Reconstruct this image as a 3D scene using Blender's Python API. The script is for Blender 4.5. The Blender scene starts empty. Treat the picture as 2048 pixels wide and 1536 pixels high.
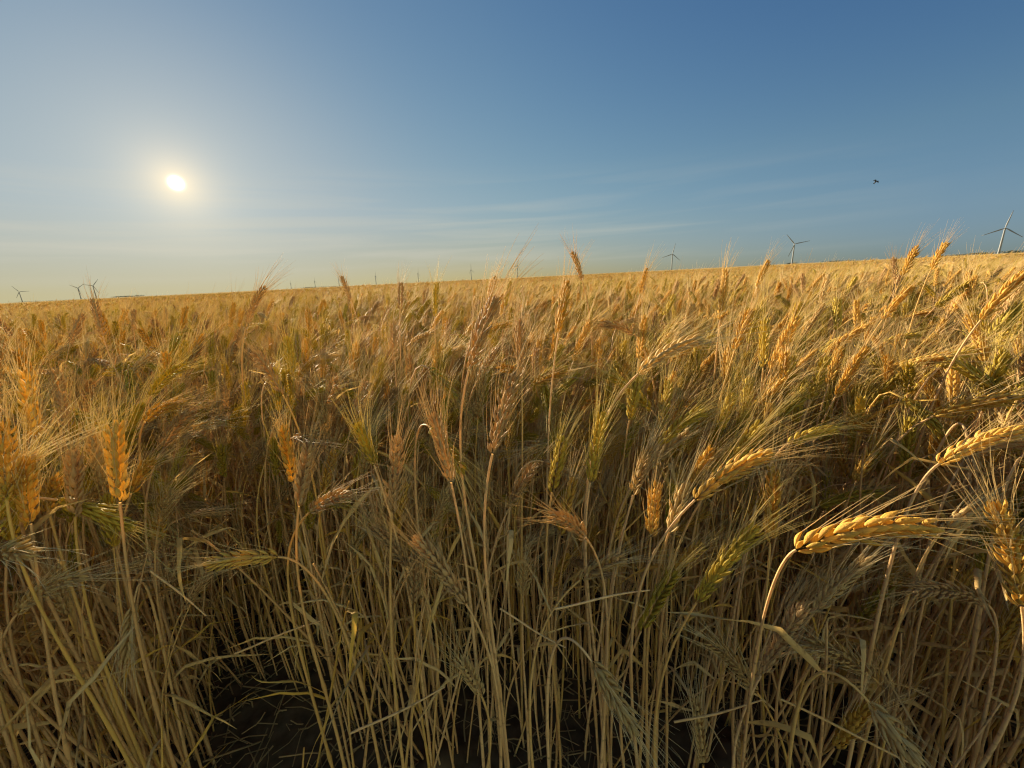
import bpy, math, random
import numpy as np
from mathutils import Vector, Matrix

RNG = np.random.default_rng(11)
random.seed(11)
scene = bpy.context.scene
col = scene.collection
rad = math.radians

# ------------------------------------------------------------------ camera
F_PX = 800.0
PITCH, ROLL = rad(14.85), rad(2.2)
SLOPE = 0.011                       # the land rises gently to the right
CAM = np.array([0.0, 0.0, 0.92])
Fv = np.array([0, math.cos(PITCH), -math.sin(PITCH)])
R0 = np.array([1.0, 0, 0]); U0 = np.array([0, math.sin(PITCH), math.cos(PITCH)])
Rv = R0 * math.cos(ROLL) - U0 * math.sin(ROLL)
Uv = U0 * math.cos(ROLL) + R0 * math.sin(ROLL)

def ray(px, py):
    return Fv + (px - 1024) / F_PX * Rv - (py - 768) / F_PX * Uv
def at(px, py, depth):
    return CAM + ray(px, py) * depth
def proj(p):
    q = np.asarray(p) - CAM
    d = q @ Fv
    d = max(d, 1e-3) if np.ndim(d) == 0 else np.maximum(d, 1e-3)
    return 1024 + F_PX * (q @ Rv) / d, 768 - F_PX * (q @ Uv) / d, d
def ground_z(x, y):
    return SLOPE * x

cd = bpy.data.cameras.new('camera'); cam = bpy.data.objects.new('camera', cd); col.objects.link(cam)
cd.sensor_width = 36.0; cd.lens = F_PX / 2048 * 36
cd.clip_start = 0.01; cd.clip_end = 30000
m = Matrix(((Rv[0], Uv[0], -Fv[0], CAM[0]), (Rv[1], Uv[1], -Fv[1], CAM[1]), (Rv[2], Uv[2], -Fv[2], CAM[2]), (0, 0, 0, 1)))
cam.matrix_world = m
scene.camera = cam

# ------------------------------------------------------------------ light
sd = ray(352, 366); sd = sd / np.linalg.norm(sd)
SUN_EL = math.asin(sd[2]); SUN_AZ = math.atan2(sd[0], sd[1])      # azimuth from +Y towards +X
sl = bpy.data.lights.new('sun', 'SUN'); so = bpy.data.objects.new('sun', sl); col.objects.link(so)
sl.energy = 5.0; sl.angle = rad(0.53); sl.color = (1.0, 0.83, 0.56)
so.rotation_euler = Vector(-sd).to_track_quat('-Z', 'Y').to_euler()

def N(nt, kind, **kw):
    n = nt.nodes.new(kind)
    for k, v in kw.items(): setattr(n, k, v)
    return n
def math_node(nt, op, a, b=None, clamp=False):
    n = N(nt, 'ShaderNodeMath', operation=op, use_clamp=clamp)
    for i, v in enumerate((a, b)):
        if v is None: continue
        if isinstance(v, (int, float)): n.inputs[i].default_value = v
        else: nt.links.new(v, n.inputs[i])
    return n.outputs[0]
def mix_col(nt, fac, a, b, blend='MIX'):
    n = N(nt, 'ShaderNodeMix', data_type='RGBA', blend_type=blend)
    for s, v in ((n.inputs[0], fac), (n.inputs[6], a), (n.inputs[7], b)):
        if isinstance(v, (int, float)): s.default_value = v
        elif isinstance(v, tuple): s.default_value = v + (1.0,) if len(v) == 3 else v
        else: nt.links.new(v, s)
    return n.outputs[2]
def ramp01(nt, v, lo, hi):
    n = N(nt, 'ShaderNodeMapRange', clamp=True)
    nt.links.new(v, n.inputs[0]); n.inputs[1].default_value = lo; n.inputs[2].default_value = hi
    return n.outputs[0]

world = bpy.data.worlds.new('World'); scene.world = world; world.use_nodes = True
nt = world.node_tree; nt.nodes.clear()
out = N(nt, 'ShaderNodeOutputWorld'); bg = N(nt, 'ShaderNodeBackground')
sky = N(nt, 'ShaderNodeTexSky', sky_type='NISHITA', sun_disc=False)
sky.sun_elevation = SUN_EL; sky.sun_rotation = SUN_AZ; sky.altitude = 0
sky.air_density = 1.0; sky.dust_density = 0.3; sky.ozone_density = 3.0
tc = N(nt, 'ShaderNodeTexCoord')
sep = N(nt, 'ShaderNodeSeparateXYZ'); nt.links.new(tc.outputs['Generated'], sep.inputs[0])
zc = math_node(nt, 'MAXIMUM', sep.outputs[2], 0.004)              # below the true horizon the lowest air goes on
cmb = N(nt, 'ShaderNodeCombineXYZ')
for i in (0, 1): nt.links.new(sep.outputs[i], cmb.inputs[i])
nt.links.new(zc, cmb.inputs[2])
nrm = N(nt, 'ShaderNodeVectorMath', operation='NORMALIZE'); nt.links.new(cmb.outputs[0], nrm.inputs[0])
nt.links.new(nrm.outputs[0], sky.inputs[0])
EXPOSURE = 1.88
KS = 10.0 / 2 ** EXPOSURE
dot = N(nt, 'ShaderNodeVectorMath', operation='DOT_PRODUCT'); nt.links.new(tc.outputs['Generated'], dot.inputs[0]); dot.inputs[1].default_value = tuple(sd)
ang = math_node(nt, 'ARCCOSINE', math_node(nt, 'MINIMUM', dot.outputs['Value'], 0.9999999))
# the hazy air near the sun saturates: a soft shoulder on the bright side of the sky
sp = N(nt, 'ShaderNodeSeparateColor'); nt.links.new(sky.outputs[0], sp.inputs[0])
cb = N(nt, 'ShaderNodeCombineColor')
for i, (gain, lim) in enumerate(((0.127, 0.48), (0.135, 0.56), (0.137, 0.585))):
    x = math_node(nt, 'MULTIPLY', sp.outputs[i], gain)
    q = math_node(nt, 'SQRT', math_node(nt, 'ADD', 1.0, math_node(nt, 'POWER', math_node(nt, 'MULTIPLY', x, 1.0 / lim), 2.0)))
    nt.links.new(math_node(nt, 'DIVIDE', x, q), cb.inputs[i])
low = ramp01(nt, sep.outputs[2], 0.165, 0.0)
low2 = math_node(nt, 'POWER', low, 1.6)
away = ramp01(nt, ang, rad(36), rad(82))
air = mix_col(nt, math_node(nt, 'MULTIPLY', low2, math_node(nt, 'SUBTRACT', 1.0, away)), cb.outputs[0], (1.16, 0.92, 0.60), 'MULTIPLY')
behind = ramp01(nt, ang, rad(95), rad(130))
low3 = math_node(nt, 'MULTIPLY', ramp01(nt, sep.outputs[2], 0.22, 0.02), math_node(nt, 'SUBTRACT', 1.0, behind))
air = mix_col(nt, math_node(nt, 'MULTIPLY', low3, away), air, (0.66, 0.80, 1.10), "MULTIPLY")
air = mix_col(nt, math_node(nt, 'MULTIPLY', ramp01(nt, sep.outputs[2], 0.10, 0.55), math_node(nt, 'ADD', 0.32, math_node(nt, 'MULTIPLY', away, 0.68))), air, (0.48, 0.72, 1.04), 'MULTIPLY')
air = mix_col(nt, behind, air, (7.6, 4.8, 2.2), 'MULTIPLY')  # added warm fill: unseen sky behind the camera boosted to lift shaded stems
# thin cirrus streaks low over the horizon
az = math_node(nt, 'ARCTAN2', sep.outputs[0], sep.outputs[1])
cc = N(nt, 'ShaderNodeCombineXYZ')
nt.links.new(math_node(nt, 'MULTIPLY', az, 1.6), cc.inputs[0])
nt.links.new(math_node(nt, 'MULTIPLY', math_node(nt, 'ADD', sep.outputs[2], math_node(nt, 'MULTIPLY', az, -0.015)), 30.0), cc.inputs[1])
nz = N(nt, 'ShaderNodeTexNoise'); nt.links.new(cc.outputs[0], nz.inputs['Vector'])
nz.inputs['Scale'].default_value = 1.0; nz.inputs['Detail'].default_value = 5.0; nz.inputs['Roughness'].default_value = 0.5; nz.inputs['Distortion'].default_value = 0.4
cl = ramp01(nt, nz.outputs[0], 0.45, 0.72)
band = math_node(nt, 'MULTIPLY', ramp01(nt, sep.outputs[2], 0.01, 0.05), ramp01(nt, sep.outputs[2], 0.24, 0.08))
cl = math_node(nt, 'MULTIPLY', math_node(nt, 'MULTIPLY', cl, band), math_node(nt, 'SUBTRACT', 0.62, math_node(nt, 'MULTIPLY', away, 0.60)))
cloudy = mix_col(nt, cl, air, (0.62, 0.60, 0.50))
# the glare of the sun in the sky
disc = math_node(nt, 'POWER', 2.718, math_node(nt, 'MULTIPLY', math_node(nt, 'POWER', math_node(nt, 'MULTIPLY', ang, 1.0 / rad(0.38)), 2.0), -1.0))
halo = math_node(nt, 'POWER', 2.718, math_node(nt, 'MULTIPLY', ang, -1.0 / rad(2.0)))
halo2 = math_node(nt, 'POWER', 2.718, math_node(nt, 'MULTIPLY', ang, -1.0 / rad(6.0)))
glow = mix_col(nt, halo2, cloudy, mix_col(nt, 1.0, cloudy, (0.14, 0.12, 0.07), 'ADD'))
glow = mix_col(nt, 1.0, glow, mix_col(nt, halo, (0, 0, 0), (0.72, 0.45, 0.13)), 'ADD')
glow = mix_col(nt, 1.0, glow, mix_col(nt, disc, (0, 0, 0), (12.0, 11.0, 9.0)), 'ADD')
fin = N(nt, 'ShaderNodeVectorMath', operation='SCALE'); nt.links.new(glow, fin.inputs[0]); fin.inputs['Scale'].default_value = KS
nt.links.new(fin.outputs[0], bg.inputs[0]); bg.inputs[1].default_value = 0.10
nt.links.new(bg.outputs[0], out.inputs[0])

scene.view_settings.view_transform = 'Standard'; scene.view_settings.look = 'None'
scene.view_settings.exposure = EXPOSURE; scene.view_settings.gamma = 1.0
scene.render.engine = 'CYCLES'
c = scene.cycles
c.max_bounces = 9; c.diffuse_bounces = 7; c.glossy_bounces = 1; c.transmission_bounces = 6; c.transparent_max_bounces = 4
c.sample_clamp_indirect = 6.0
c.use_denoising = True; c.denoiser = 'OPENIMAGEDENOISE'; c.denoising_input_passes = 'RGB_ALBEDO_NORMAL'; c.denoising_prefilter = 'ACCURATE'; c.use_adaptive_sampling = False; c.filter_width = 1.2

# ------------------------------------------------------------------ materials
def straw_material(name, a, b, trans, rough=0.62, spec=0.16, bump=0.0, nscale=60.0, greener=None, stretch=None, spots=None):
    mt = bpy.data.materials.new(name); mt.use_nodes = True
    t = mt.node_tree; t.nodes.clear()
    o = N(t, 'ShaderNodeOutputMaterial'); p = N(t, 'ShaderNodeBsdfPrincipled')
    oi = N(t, 'ShaderNodeObjectInfo')
    at_ = N(t, 'ShaderNodeAttribute', attribute_name='rnd')
    cd_ = N(t, 'ShaderNodeTexCoord')
    nz_ = N(t, 'ShaderNodeTexNoise'); t.links.new(cd_.outputs['Object'], nz_.inputs['Vector']); nz_.inputs['Scale'].default_value = nscale; nz_.inputs['Detail'].default_value = 3
    f = math_node(t, 'ADD', math_node(t, 'MULTIPLY', at_.outputs['Fac'], 0.45), math_node(t, 'MULTIPLY', nz_.outputs[0], 0.45))
    f = math_node(t, 'ADD', f, math_node(t, 'MULTIPLY', math_node(t, 'SUBTRACT', oi.outputs['Random'], 0.5), 0.9), True)
    if stretch:                                               # the grain runs along the straw
        mp = N(t, 'ShaderNodeMapping'); mp.inputs['Scale'].default_value = stretch
        t.links.new(cd_.outputs['Object'], mp.inputs[0]); t.links.new(mp.outputs[0], nz_.inputs['Vector'])
    cx = mix_col(t, f, a, b)
    if spots:
        ns = N(t, 'ShaderNodeTexNoise'); ns.inputs['Scale'].default_value = 120; ns.inputs['Detail'].default_value = 4; t.links.new(cd_.outputs['Object'], ns.inputs['Vector'])
        cx = mix_col(t, math_node(t, 'MULTIPLY', ramp01(t, ns.outputs[0], 0.56, 0.70), 0.7), cx, spots)
    if greener:
        r2 = N(t, 'ShaderNodeTexWhiteNoise', noise_dimensions='1D'); t.links.new(math_node(t, 'MULTIPLY', oi.outputs['Random'], 91.7), r2.inputs['W'])
        cx = mix_col(t, ramp01(t, r2.outputs['Value'], 0.55, 1.0), cx, greener)
    t.links.new(cx, p.inputs['Base Color'])
    p.inputs['Roughness'].default_value = rough; p.inputs['Specular IOR Level'].default_value = spec
    if bump:
        bp = N(t, 'ShaderNodeBump'); bp.inputs['Strength'].default_value = bump; bp.inputs['Distance'].default_value = 0.0010
        nb = N(t, 'ShaderNodeTexNoise'); nb.inputs['Scale'].default_value = 900; t.links.new(cd_.outputs['Object'], nb.inputs['Vector'])
        t.links.new(nb.outputs[0], bp.inputs['Height']); t.links.new(bp.outputs[0], p.inputs['Normal'])
    tr = N(t, 'ShaderNodeBsdfTranslucent'); t.links.new(mix_col(t, 1.0, cx, (1.0, 0.94, 0.72), 'MULTIPLY'), tr.inputs[0])
    mx = N(t, 'ShaderNodeMixShader'); mx.inputs[0].default_value = trans
    t.links.new(p.outputs[0], mx.inputs[1]); t.links.new(tr.outputs[0], mx.inputs[2]); t.links.new(mx.outputs[0], o.inputs[0])
    return mt

EAR = {
    'golden': straw_material('golden_husk', (0.60, 0.37, 0.065), (0.76, 0.53, 0.14), 0.45, bump=0.55, spots=(0.42, 0.25, 0.06)),
    'olive': straw_material('olive_husk', (0.46, 0.34, 0.045), (0.64, 0.48, 0.08), 0.45, bump=0.55, spots=(0.30, 0.23, 0.045)),
    'pale': straw_material('pale_husk', (0.56, 0.39, 0.16), (0.70, 0.53, 0.25), 0.45, bump=0.55, spots=(0.42, 0.30, 0.14)),
    'brown': straw_material('brown_husk', (0.48, 0.31, 0.14), (0.62, 0.43, 0.21), 0.45, bump=0.55, spots=(0.30, 0.19, 0.09)),
}
AWN = {
    'golden': straw_material('golden_awn', (0.66, 0.50, 0.24), (0.80, 0.63, 0.34), 0.42, 0.6, 0.14),
    'olive': straw_material('olive_awn', (0.60, 0.47, 0.15), (0.74, 0.60, 0.25), 0.42, 0.6, 0.14),
    'pale': straw_material('pale_awn', (0.66, 0.54, 0.30), (0.76, 0.64, 0.40), 0.42, 0.6, 0.14),
    'brown': straw_material('brown_awn', (0.52, 0.37, 0.18), (0.68, 0.48, 0.22), 0.42, 0.6, 0.14),
}
STEM = straw_material('straw_stem', (0.62, 0.38, 0.16), (0.78, 0.54, 0.27), 0.30, 0.55, 0.2, nscale=14, greener=(0.68, 0.44, 0.11), stretch=(14, 14, 1.6), spots=(0.30, 0.18, 0.08))
LITTER = straw_material('rotting_straw', (0.20, 0.125, 0.06), (0.34, 0.23, 0.11), 0.1, 0.8, 0.05, nscale=14)
LEAF = straw_material('dry_leaf', (0.56, 0.36, 0.13), (0.70, 0.51, 0.24), 0.36, 0.65, 0.12, nscale=20, greener=(0.62, 0.38, 0.07), stretch=(3, 3, 1), spots=(0.24, 0.13, 0.05))

def simple_material(name, colr, rough=0.6, noise=None, nscale=5.0, coord='Object', metallic=0.0):
    mt = bpy.data.materials.new(name); mt.use_nodes = True
    t = mt.node_tree; p = t.nodes['Principled BSDF']
    p.inputs['Roughness'].default_value = rough
    if noise:
        cd_ = N(t, 'ShaderNodeTexCoord'); nz_ = N(t, 'ShaderNodeTexNoise'); nz_.inputs['Scale'].default_value = nscale; nz_.inputs['Detail'].default_value = 8
        t.links.new(cd_.outputs[coord], nz_.inputs['Vector'])
        t.links.new(mix_col(t, ramp01(t, nz_.outputs[0], 0.3, 0.7), colr, noise), p.inputs['Base Color'])
    else:
        p.inputs['Base Color'].default_value = colr + (1,)
    return mt
def dull(mt):
    mt.node_tree.nodes['Principled BSDF'].inputs['Specular IOR Level'].default_value = 0.0
    return mt
SOIL = simple_material('soil', (0.055, 0.035, 0.020), 0.95, (0.13, 0.086, 0.050), 30.0)
CROP = dull(simple_material('far_crop', (0.40, 0.28, 0.13), 0.95, (0.54, 0.40, 0.20), 0.6)); dull(SOIL)
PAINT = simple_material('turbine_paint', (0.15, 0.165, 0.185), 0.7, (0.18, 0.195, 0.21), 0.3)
BLACK = simple_material('dark_feathers', (0.012, 0.012, 0.014), 0.6, (0.03, 0.028, 0.028), 30)
BUSH = simple_material('far_foliage', (0.035, 0.045, 0.020), 0.9, (0.07, 0.075, 0.035), 0.4)

# ------------------------------------------------------------------ mesh helpers: everything is quads
class QM:
    """Gathers vertices and quads with a material slot and a random value per piece."""
    def __init__(s): s.v, s.q, s.r, s.mi, s.n = [], [], [], [], 0
    def add(s, v, q, r=None, mi=0):
        v = np.asarray(v, float).reshape(-1, 3); q = np.asarray(q, int).reshape(-1, 4)
        s.v.append(v); s.q.append(q + s.n); s.n += len(v)
        s.r.append(np.full(len(v), 0.5) if r is None else np.broadcast_to(np.asarray(r, float), (len(v),)))
        s.mi.append(np.full(len(q), mi))
    def mesh(s, name, mats, offset=None, smooth=True):
        v = np.concatenate(s.v); q = np.concatenate(s.q); r = np.concatenate(s.r); mi = np.concatenate(s.mi)
        if offset is not None: v = v - np.asarray(offset)
        me = bpy.data.meshes.new(name)
        me.vertices.add(len(v)); me.vertices.foreach_set('co', v.astype(np.float32).ravel())
        me.loops.add(q.size); me.loops.foreach_set('vertex_index', q.astype(np.int32).ravel())
        me.polygons.add(len(q)); me.polygons.foreach_set('loop_start', np.arange(0, q.size, 4, dtype=np.int32))
        for mt in mats: me.materials.append(mt)
        me.polygons.foreach_set('material_index', mi.astype(np.int32))
        me.polygons.foreach_set('use_smooth', np.full(len(q), smooth))
        a = me.attributes.new('rnd', 'FLOAT', 'POINT'); a.data.foreach_set('value', r.astype(np.float32))
        me.update(calc_edges=True)
        return me
    def obj(s, name, mats, parent=None, offset=None, smooth=True):
        o = bpy.data.objects.new(name, s.mesh(name, mats, offset, smooth)); col.objects.link(o)
        if parent: o.parent = parent
        return o

def unit(a):
    a = np.asarray(a, float); return a / np.maximum(np.linalg.norm(a, axis=-1, keepdims=True), 1e-12)

def frames(P, w0=None):
    T = np.gradient(P, axis=0); T = unit(T)
    if w0 is None:
        w0 = np.array([0.3, 0.9, 0.2])
    W = np.empty_like(P); w = np.asarray(w0, float)
    for i in range(len(P)):
        w = w - T[i] * (w @ T[i]); n = np.linalg.norm(w)
        if n < 1e-6: w = np.cross(T[i], [0.1, 0.7, 0.3]); n = np.linalg.norm(w)
        w = w / n; W[i] = w
    return T, W, np.cross(T, W)

def grid_quads(rows, cols, wrap=True):
    i = np.arange(rows - 1)[:, None]; j = np.arange(cols if wrap else cols - 1)[None, :]
    j2 = (j + 1) % cols
    return np.stack([i * cols + j, i * cols + j2, (i + 1) * cols + j2, (i + 1) * cols + j], -1).reshape(-1, 4)

def tube(P, r, sides=6):
    T, W, Nn = frames(P)
    a = np.arange(sides) / sides * 2 * math.pi
    v = P[:, None, :] + r[:, None, None] * (np.cos(a)[None, :, None] * W[:, None, :] + np.sin(a)[None, :, None] * Nn[:, None, :])
    return v.reshape(-1, 3), grid_quads(len(P), sides)

def strands(S, D, B, L, r0, segs=3, sides=3):
    """Many thin tapering strands at once: start, direction, bend, length, root radius."""
    K = len(S)
    if K == 0: return np.zeros((0, 3)), np.zeros((0, 4), int)
    t = np.linspace(0, 1, segs + 1)
    P = S[:, None, :] + L[:, None, None] * (D[:, None, :] * t[None, :, None] + B[:, None, :] * (t ** 2)[None, :, None])
    ref = np.where(np.abs(D[:, 2:3]) < 0.9, np.array([[0, 0, 1.0]]), np.array([[1.0, 0, 0]]))
    W = unit(np.cross(D, ref)); Nn = np.cross(D, W)
    a = np.arange(sides) / sides * 2 * math.pi
    ring = np.cos(a)[None, :, None] * W[:, None, :] + np.sin(a)[None, :, None] * Nn[:, None, :]
    rr = (1 - 0.72 * t)
    v = P[:, :, None, :] + (np.asarray(r0).reshape(-1, 1, 1, 1) * rr[None, :, None, None]) * ring[:, None, :, :]
    q = grid_quads(segs + 1, sides)
    q = (q[None] + (np.arange(K) * (segs + 1) * sides)[:, None, None]).reshape(-1, 4)
    return v.reshape(-1, 3), q

def floret_template(sides, rings):
    """A husk: plump, keeled, drawn out to a point. x = outward, y = across, z = along (0..1)."""
    prof = {6: ([0, .14, .32, .52, .74, .9, 1.0], [.16, .56, .92, 1.0, .66, .26, .03]),
            4: ([0, .22, .5, .78, 1.0], [.3, .88, 1.0, .6, .05]),
            3: ([0, .35, .72, 1.0], [.35, 1.0, .7, .06])}[rings]
    u = np.array(prof[0]); r = np.array(prof[1])
    a = np.arange(sides) / sides * 2 * math.pi
    rib = 1 + (0.10 * np.cos(a * 5) if sides >= 10 else 0 * a)   # nerves of the husk
    x = np.cos(a)[None, :] * r[:, None] * rib; y = np.sin(a)[None, :] * r[:, None] * rib
    x = x * np.where(x > 0, 1.0, 0.75)                      # flatter inside
    z = np.repeat(u[:, None], sides, 1)
    return x.ravel(), y.ravel(), z.ravel(), grid_quads(len(u), sides)
FT = {'hi': floret_template(10, 6), 'mid': floret_template(5, 4), 'lo': floret_template(4, 3)}

def bez2(a, b, c_, n):
    t = np.linspace(0, 1, n)[:, None]
    return (1 - t) ** 2 * a + 2 * t * (1 - t) * b + t ** 2 * c_
def bez3(a, b, c_, d, n):
    t = np.linspace(0, 1, n)[:, None]
    return (1 - t) ** 3 * a + 3 * t * (1 - t) ** 2 * b + 3 * t ** 2 * (1 - t) * c_ + t ** 3 * d

def make_ear(P, rng, lod='hi', awn_len=0.065, awn_r=0.00032, awn_keep=1.0, plump=1.0, wind=np.zeros(3), spread=1.0, roll=None):
    """P: centre line of the ear. Returns (husk v, q, r), (awn v, q, r)."""
    length = np.linalg.norm(np.diff(P, axis=0), axis=1).sum()
    roll = rng.uniform(0, math.pi) if roll is None else roll
    w0 = np.array([math.cos(roll), math.sin(roll), 0.15])
    T, W, Nn = frames(P, w0)
    nsp = int(round(length / (0.0050 if lod != 'lo' else 0.0056))); nsp = max(nsp, 8)
    s = (np.arange(nsp) + 0.2) / nsp * 0.95
    idx = s * (len(P) - 1)
    def samp(A): return np.stack([np.interp(idx, np.arange(len(P)), A[:, k]) for k in range(3)], 1)
    C, t_, w_, n_ = samp(P), unit(samp(T)), unit(samp(W)), unit(samp(Nn))
    side = np.where(np.arange(nsp) % 2 == 0, 1.0, -1.0)[:, None]
    size = (0.72 + 0.34 * np.sin(math.pi * np.clip(s * 0.92 + 0.10, 0, 1)) ** 0.8) * (1 + rng.normal(0, 0.05, nsp))
    js = (-1.0, 0.0, 1.0) if lod != 'lo' else (-0.6, 0.6)
    B_, D_, X_, L_, A_, Tt = [], [], [], [], [], []
    for j in js:
        aw = (0.37 if j == 0 else 0.29) + rng.normal(0, 0.11, (nsp, 1)); an = j * (0.33 + rng.normal(0, 0.10, (nsp, 1)))
        d = unit(t_ + side * w_ * aw * spread + n_ * an * spread)
        b = C + side * w_ * (0.0022 if j == 0 else 0.0014) + n_ * j * 0.0019
        x = side * w_ * (1.0 if j == 0 else 0.55) + n_ * j * 1.1; x = unit(x - d * (x * d).sum(1, keepdims=True))
        B_.append(b); D_.append(d); X_.append(x); L_.append(size * rng.uniform(0.9, 1.1, nsp) * (0.0155 if j != 0 else 0.0148)); A_.append(np.full(nsp, abs(j) > 0.3)); Tt.append(t_)
    # the spikelet that closes the tip
    tipd = unit(T[-1][None] + np.array([[0.0], [0.18], [-0.18]]) * Nn[-1][None])
    B_.append(np.repeat(P[-1][None] - T[-1][None] * 0.006, 3, 0)); D_.append(tipd)
    X_.append(unit(np.array([[1.0], [.6], [-.6]]) * W[-1][None] + np.array([[0.0], [1], [-1]]) * Nn[-1][None])); L_.append(np.full(3, 0.0115)); A_.append(np.ones(3, bool)); Tt.append(np.repeat(T[-1][None], 3, 0))
    b, d, x, L, awned, tt = (np.concatenate(k) for k in (B_, D_, X_, L_, A_, Tt))
    x = unit(x - d * (x * d).sum(1, keepdims=True)); y = np.cross(d, x)
    K = len(b)
    fx, fy, fz, fq = FT[lod]
    wx = (0.00165 * plump) * (L / 0.0145); wy = (0.0024 * plump) * (L / 0.0145)
    if lod == 'lo': wx, wy = wx * 1.25, wy * 1.25
    bow = 0.0010 * (4 * fz * (1 - fz))
    v = (b[:, None, :] + d[:, None, :] * (fz[None, :, None] * L[:, None, None])
         + x[:, None, :] * (fx[None, :, None] * wx[:, None, None] + bow[None, :, None])
         + y[:, None, :] * (fy[None, :, None] * wy[:, None, None]))
    q = (fq[None] + (np.arange(K) * len(fx))[:, None, None]).reshape(-1, 4)
    r = np.repeat(rng.uniform(0, 1, K), len(fx))
    keep = awned & (rng.uniform(0, 1, K) < awn_keep)
    tip = (b + d * L[:, None])[keep]
    da = unit(d[keep] * 0.55 + tt[keep] * 0.62 + rng.normal(0, 0.10, (keep.sum(), 3)))
    ba = rng.normal(0, 0.06, (keep.sum(), 3)) + wind[None] * 0.22 - np.array([[0, 0, 0.03]]) + (d[keep] - tt[keep]) * 0.10
    pos = ((b[keep] - P[0]) @ unit(P[-1] - P[0])) / max(length, 1e-6)
    la = awn_len * (0.62 + 0.42 * np.clip(pos, 0, 1)) * rng.uniform(0.7, 1.12, keep.sum())
    segs, sd_ = {'hi': (5, 4), 'mid': (2, 3), 'lo': (1, 3)}[lod]
    av, aq = strands(tip - da * 0.001, da, ba, la, np.full(len(tip), awn_r), segs, sd_)
    ar = np.repeat(rng.uniform(0, 1, len(tip)), (segs + 1) * sd_)
    return (v.reshape(-1, 3), q, r), (av, aq, ar)

def make_stem(G, P, D, rng, neck=0.10, n=26, sides=7, r_base=0.0019, r_top=0.00105):
    """A jointed straw from the ground point G up to the ear's base P, arriving along D."""
    h = P[2] - G[2]
    mid = G + np.array([rng.normal(0, 0.02), rng.normal(0, 0.02), max(h * 0.55, 0.15)])
    C_ = bez3(G, mid, P - D * neck, P, n)
    t = np.linspace(0, 1, n)
    r = r_base + (r_top - r_base) * t ** 1.2
    nodes = [0.20 + rng.uniform(-.03, .03), 0.46 + rng.uniform(-.04, .04)]
    for k in nodes: r = r * (1 + 0.5 * np.exp(-((t - k) / 0.012) ** 2)) * np.where((t > k) & (t < k + 0.2), 1.13, 1.0)   # joint and the sheath above it
    v, q = tube(C_, r, sides)
    return C_, v, q, nodes

def make_leaf(base, out, rng, length, width, droop, n=16):
    """A dry strap leaf: rises from the straw, kinks over and hangs, shrivelled and twisted."""
    t = np.linspace(0, 1, n); up = np.array([0, 0, 1.0]); out = unit(out); lat = np.cross(out, up)
    k0 = rng.uniform(0.12, 0.6); el0 = rng.uniform(0.5, 1.35); el1 = el0 - rng.uniform(0.3, 1.0) * (0.6 + droop)
    el = np.where(t < k0, el0 - 0.4 * t, el1 - 0.5 * droop * (t - k0)) + np.cumsum(rng.normal(0, 0.10, n))
    az_ = np.cumsum(rng.normal(0, 0.16, n))
    d = (np.cos(el) * np.cos(az_))[:, None] * out + (np.cos(el) * np.sin(az_))[:, None] * lat + np.sin(el)[:, None] * up
    P = base + np.concatenate([np.zeros((1, 3)), np.cumsum(d[:-1], 0)]) * (length / (n - 1))
    T, W, Nn = frames(P, lat)
    tw = rng.uniform(-5, 5) * t ** 1.3 + rng.uniform(-.4, .4)
    ax = np.cos(tw)[:, None] * W + np.sin(tw)[:, None] * Nn
    nx = np.cross(T, ax)
    w = width * np.interp(t, [0, .12, .5, .85, 1], [.5, .9, 1, .5, .05]) * rng.uniform(0.7, 1.1, n)
    curl = rng.uniform(0.15, 0.6)
    cols = [P + ax * (w * 0.5 * k * (1 - 0.25 * curl))[:, None] + nx * (w * dz * curl * 1.6)[:, None] for k, dz in ((-1, 0.0), (-.5, -.22), (0, -.30), (.5, -.22), (1, 0.0))]
    return np.stack(cols, 1).reshape(-1, 3), grid_quads(n, 5, wrap=False)

WIND = np.array([0.85, -0.15, 0.0])

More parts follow.
